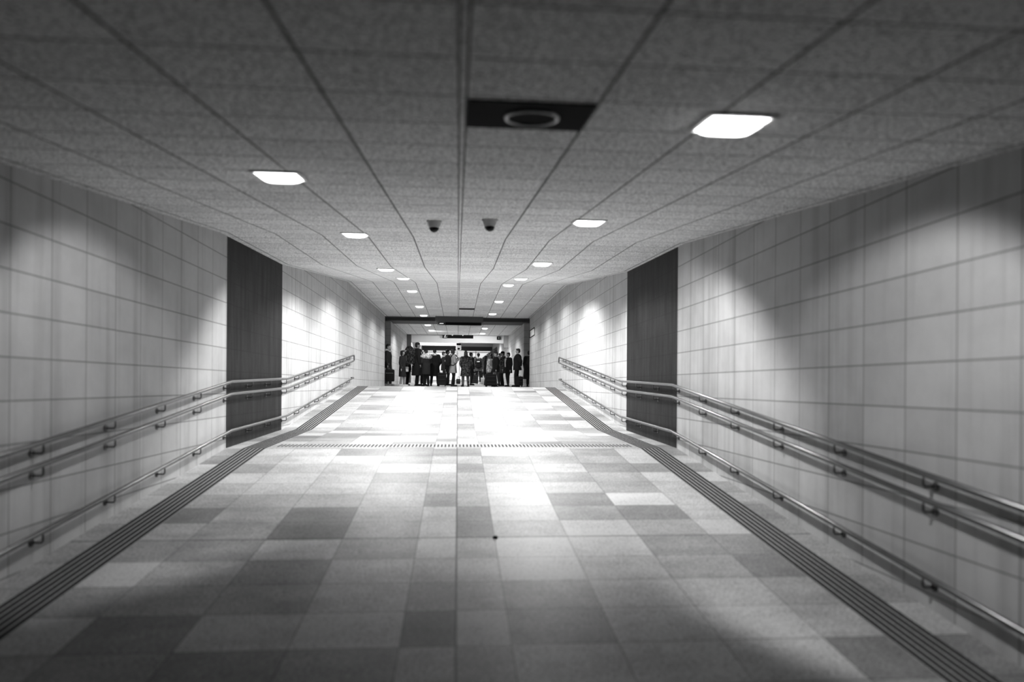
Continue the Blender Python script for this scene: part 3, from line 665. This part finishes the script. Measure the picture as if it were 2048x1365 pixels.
def hand_bag(px, Y, zb, w, h, d, label, m='c0', name='travel_bag', strap=0.12):
    t = empty(name, (X_at(px, Y), Y, zb), label, 'bag', 'bags among the travellers')
    bm = bmesh.new(); box(bm, (-w / 2, -d / 2, 0), (w / 2, d / 2, h), min(w, h, d) * 0.22); ob_from('bag_body', bm, M[m], t, True)
    for s in (-1, 1):
        bm = bmesh.new(); tube(bm, [(-w * 0.25, s * d * 0.2, h - 0.01), (-w * 0.18, s * d * 0.1, h + strap * 0.8), (0, 0, h + strap), (w * 0.18, s * d * 0.1, h + strap * 0.8), (w * 0.25, s * d * 0.2, h - 0.01)], 0.011, 8); ob_from('handle', bm, M['c2'], t)
    bm = bmesh.new(); box(bm, (-w * 0.4, -d / 2 - 0.006, h * 0.68), (w * 0.4, -d / 2 + 0.004, h * 0.70)); ob_from('zip', bm, M['c4'], t)
    return t

P = person
P(776.5, 30.2, 1.83, 80, 'person in a dark coat with a pale hood beside the dark gate recess', jacket='c1', trousers='c3', hood='c5', arms=('hang', 'hang'), coat=0.82, shoe='c5')
P(805, 29.9, 1.55, 70, 'person with dark bobbed hair in a knee-length black coat, arm held out', jacket='c1', trousers='c4', hair='bob', coat=0.50, flare=1.12, arms=('hang', 'reach'), shoe='c6')
P(813.5, 31.7, 1.45, 150, 'short person in dark clothes behind the huge rucksack', jacket='c1', trousers='c0', coat=0.8, bulk=1.1)
a = P(833.5, 30.9, 1.95, 118, 'tallest person, in a black long coat, wearing a huge rucksack', jacket='c1', trousers='c0', coat=0.45, arms=('hang', 'hang'), bulk=1.15, lean=3, flare=1.1, head_yaw=-10)
backpack(a, 'huge bulging dark rucksack worn by the tallest person', 0.46, 0.38, 0.74, 1.2, 'camo', 'c4', 0.02, 1.15)
P(852, 30.1, 1.62, -150, 'person in a black cap with a crumpled shiny pale shawl over dark clothes', jacket='c1', trousers='c0', coat=0.6, bulk=1.1, cap='wool', arms=('front', 'front'), shawl='puffer', head_nod=15)
P(869, 30.7, 1.66, 175, 'person in a long black coat with a shiny pale collar, legs apart', jacket='c0', trousers='c0', coat=0.5, bulk=1.2, hood='puffer', spread=0.17, arms=('pocket', 'pocket'), flare=1.05)
P(846.5, 32.2, 1.45, 30, 'person in mottled dark clothes half hidden behind the shiny pale shawl', jacket='camo', trousers='c1', coat=0.6, hair='short')
P(887.5, 35.5, 1.70, 100, 'slim dark person standing far behind the tall black suitcase', jacket='c1', trousers='c1', coat=0.8, scarf='c5', hair='short')
P(895, 32.6, 1.70, 110, 'dark person with a white satchel behind the grey hooded parka', jacket='c1', trousers='c1', coat=0.85)
a = P(906, 30.0, 1.64, 110, 'person in a light grey hooded parka and black trousers', jacket='c4', trousers='c0', coat=0.68, hood='c4', flare=1.12, arms=('phone', 'phone'), bulk=1.08, shoe='c1', hair='bob')
backpack(a, 'black backpack on the light grey hooded parka', 0.34, 0.22, 0.5, 1.18, 'c0')
P(931, 29.7, 1.55, -165, 'person with long hair in a flared dark fur coat and black boots', jacket='camo', trousers='c3', coat=0.55, flare=1.25, bulk=1.1, hair='long', boots=True, shoe='c0', spread=0.12, arms=('pocket', 'pocket'), hood='c0')
P(942, 33.5, 1.62, 120, 'person with a pale scarf crossing a dark jacket in mid crowd', jacket='c1', trousers='c1', coat=0.7, scarf='c5', arms=('hang', 'front'))
a = P(956.5, 39.0, 1.74, 178, 'person in a woolly hat seen from behind with pale collar', jacket='c3', trousers='c0', coat=0.8, cap='wool', hood='c5', shoe='c5', spread=0.12)
backpack(a, 'black backpack with a pale patch on the far person in a woolly hat', 0.40, 0.22, 0.52, 1.15, 'c0', 'c6')
P(949, 42.0, 1.62, 180, 'far dark-haired person left of the woolly hat', jacket='c2', trousers='c1')
P(966.5, 43.0, 1.60, 170, 'far person right of the woolly hat', jacket='c3', trousers='c1', hair='bob')
P(972, 34.5, 1.50, 90, 'person in a dark coat holding a pale pouch, right of the backpack with patch', jacket='c0', trousers='c0', coat=0.6, arms=('front', 'front'), hair='bob')
P(981, 32.8, 1.52, -40, 'person with dark hair and a pale crumpled jacket behind the big black suitcase', jacket='puffer', trousers='c1', coat=0.8, hair='long', arms=('hang', 'hang'))
P(991, 30.3, 1.55, -80, 'person in a bulky black jacket and grey jeans beside the big black suitcase', jacket='c0', trousers='c3', coat=0.8, bulk=1.25, arms=('pocket', 'hang'), spread=0.12)
P(998, 35.5, 1.64, -60, 'dark-haired person showing mostly a head behind the person in the peaked cap', jacket='c2', trousers='c1')
P(1004.5, 32.0, 1.62, -80, 'person in a mottled jacket and peaked cap', jacket='camo', trousers='c0', cap='brim', coat=0.7, bulk=1.25, panel='c5', hood='c4')
P(1016, 30.9, 1.54, -60, 'person in an open dark jacket with a pale zip line, beside the peaked cap', jacket='c0', trousers='c0', panel='c5', coat=0.75, bulk=1.25, arms=('hang', 'hang'))
P(1034, 30.0, 1.69, -95, 'tall person in a broad plain black jacket, one arm held behind', jacket='c0', trousers='c0', coat=0.83, bulk=1.3, arms=('pocket', 'back'), lean=-2)
P(1057, 30.7, 1.62, 160, 'dark figure half hidden by the wall edge at the grey gate recess', jacket='c1', trousers='c1', coat=0.4, bulk=1.3, flare=1.15, hair='short', x=3.22)
hand_bag(779.5, 29.85, floor_z(29.85) + 0.2, 0.40, 0.52, 0.2, 'black travel bag held by the person with the pale hood', 'c0', strap=0.1)
suitcase(884, 29.9, 0.37, 0.60, 0.24, 'tall black suitcase with raised pull handle left of the grey parka', 0, 'c0', 0.1)
suitcase(980.5, 29.6, 0.46, 0.56, 0.30, 'big black suitcase standing alone in front of the right group', 10, 'c0', 0.06)
suitcase(1038, 29.7, 0.24, 0.46, 0.34, 'small black case at the feet of the broad black jacket', 25, 'c0')
suitcase(950, 37.0, 0.34, 0.50, 0.24, 'dark suitcase in mid crowd in front of the woolly hat', 0, 'c1', 0.08)
hand_bag(916.5, 38.0, floor_z(38.0), 0.24, 0.28, 0.16, 'small dark bag on the floor behind the flared coat', 'c1')
hand_bag(966.5, 37.5, floor_z(37.5), 0.27, 0.36, 0.14, 'pale paper carrier bag on the floor left of the big black suitcase', 'c5', 'carrier_bag')
hand_bag(813, 30.2, floor_z(30.75) + 0.62, 0.16, 0.22, 0.12, 'small pale bag hanging beside the huge rucksack', 'c6', 'shoulder_bag', 0.2)
hand_bag(892.5, 32.38, floor_z(32.4) + 0.95, 0.16, 0.25, 0.10, 'white satchel carried behind the black backpack', 'puffer', 'satchel', 0.25)
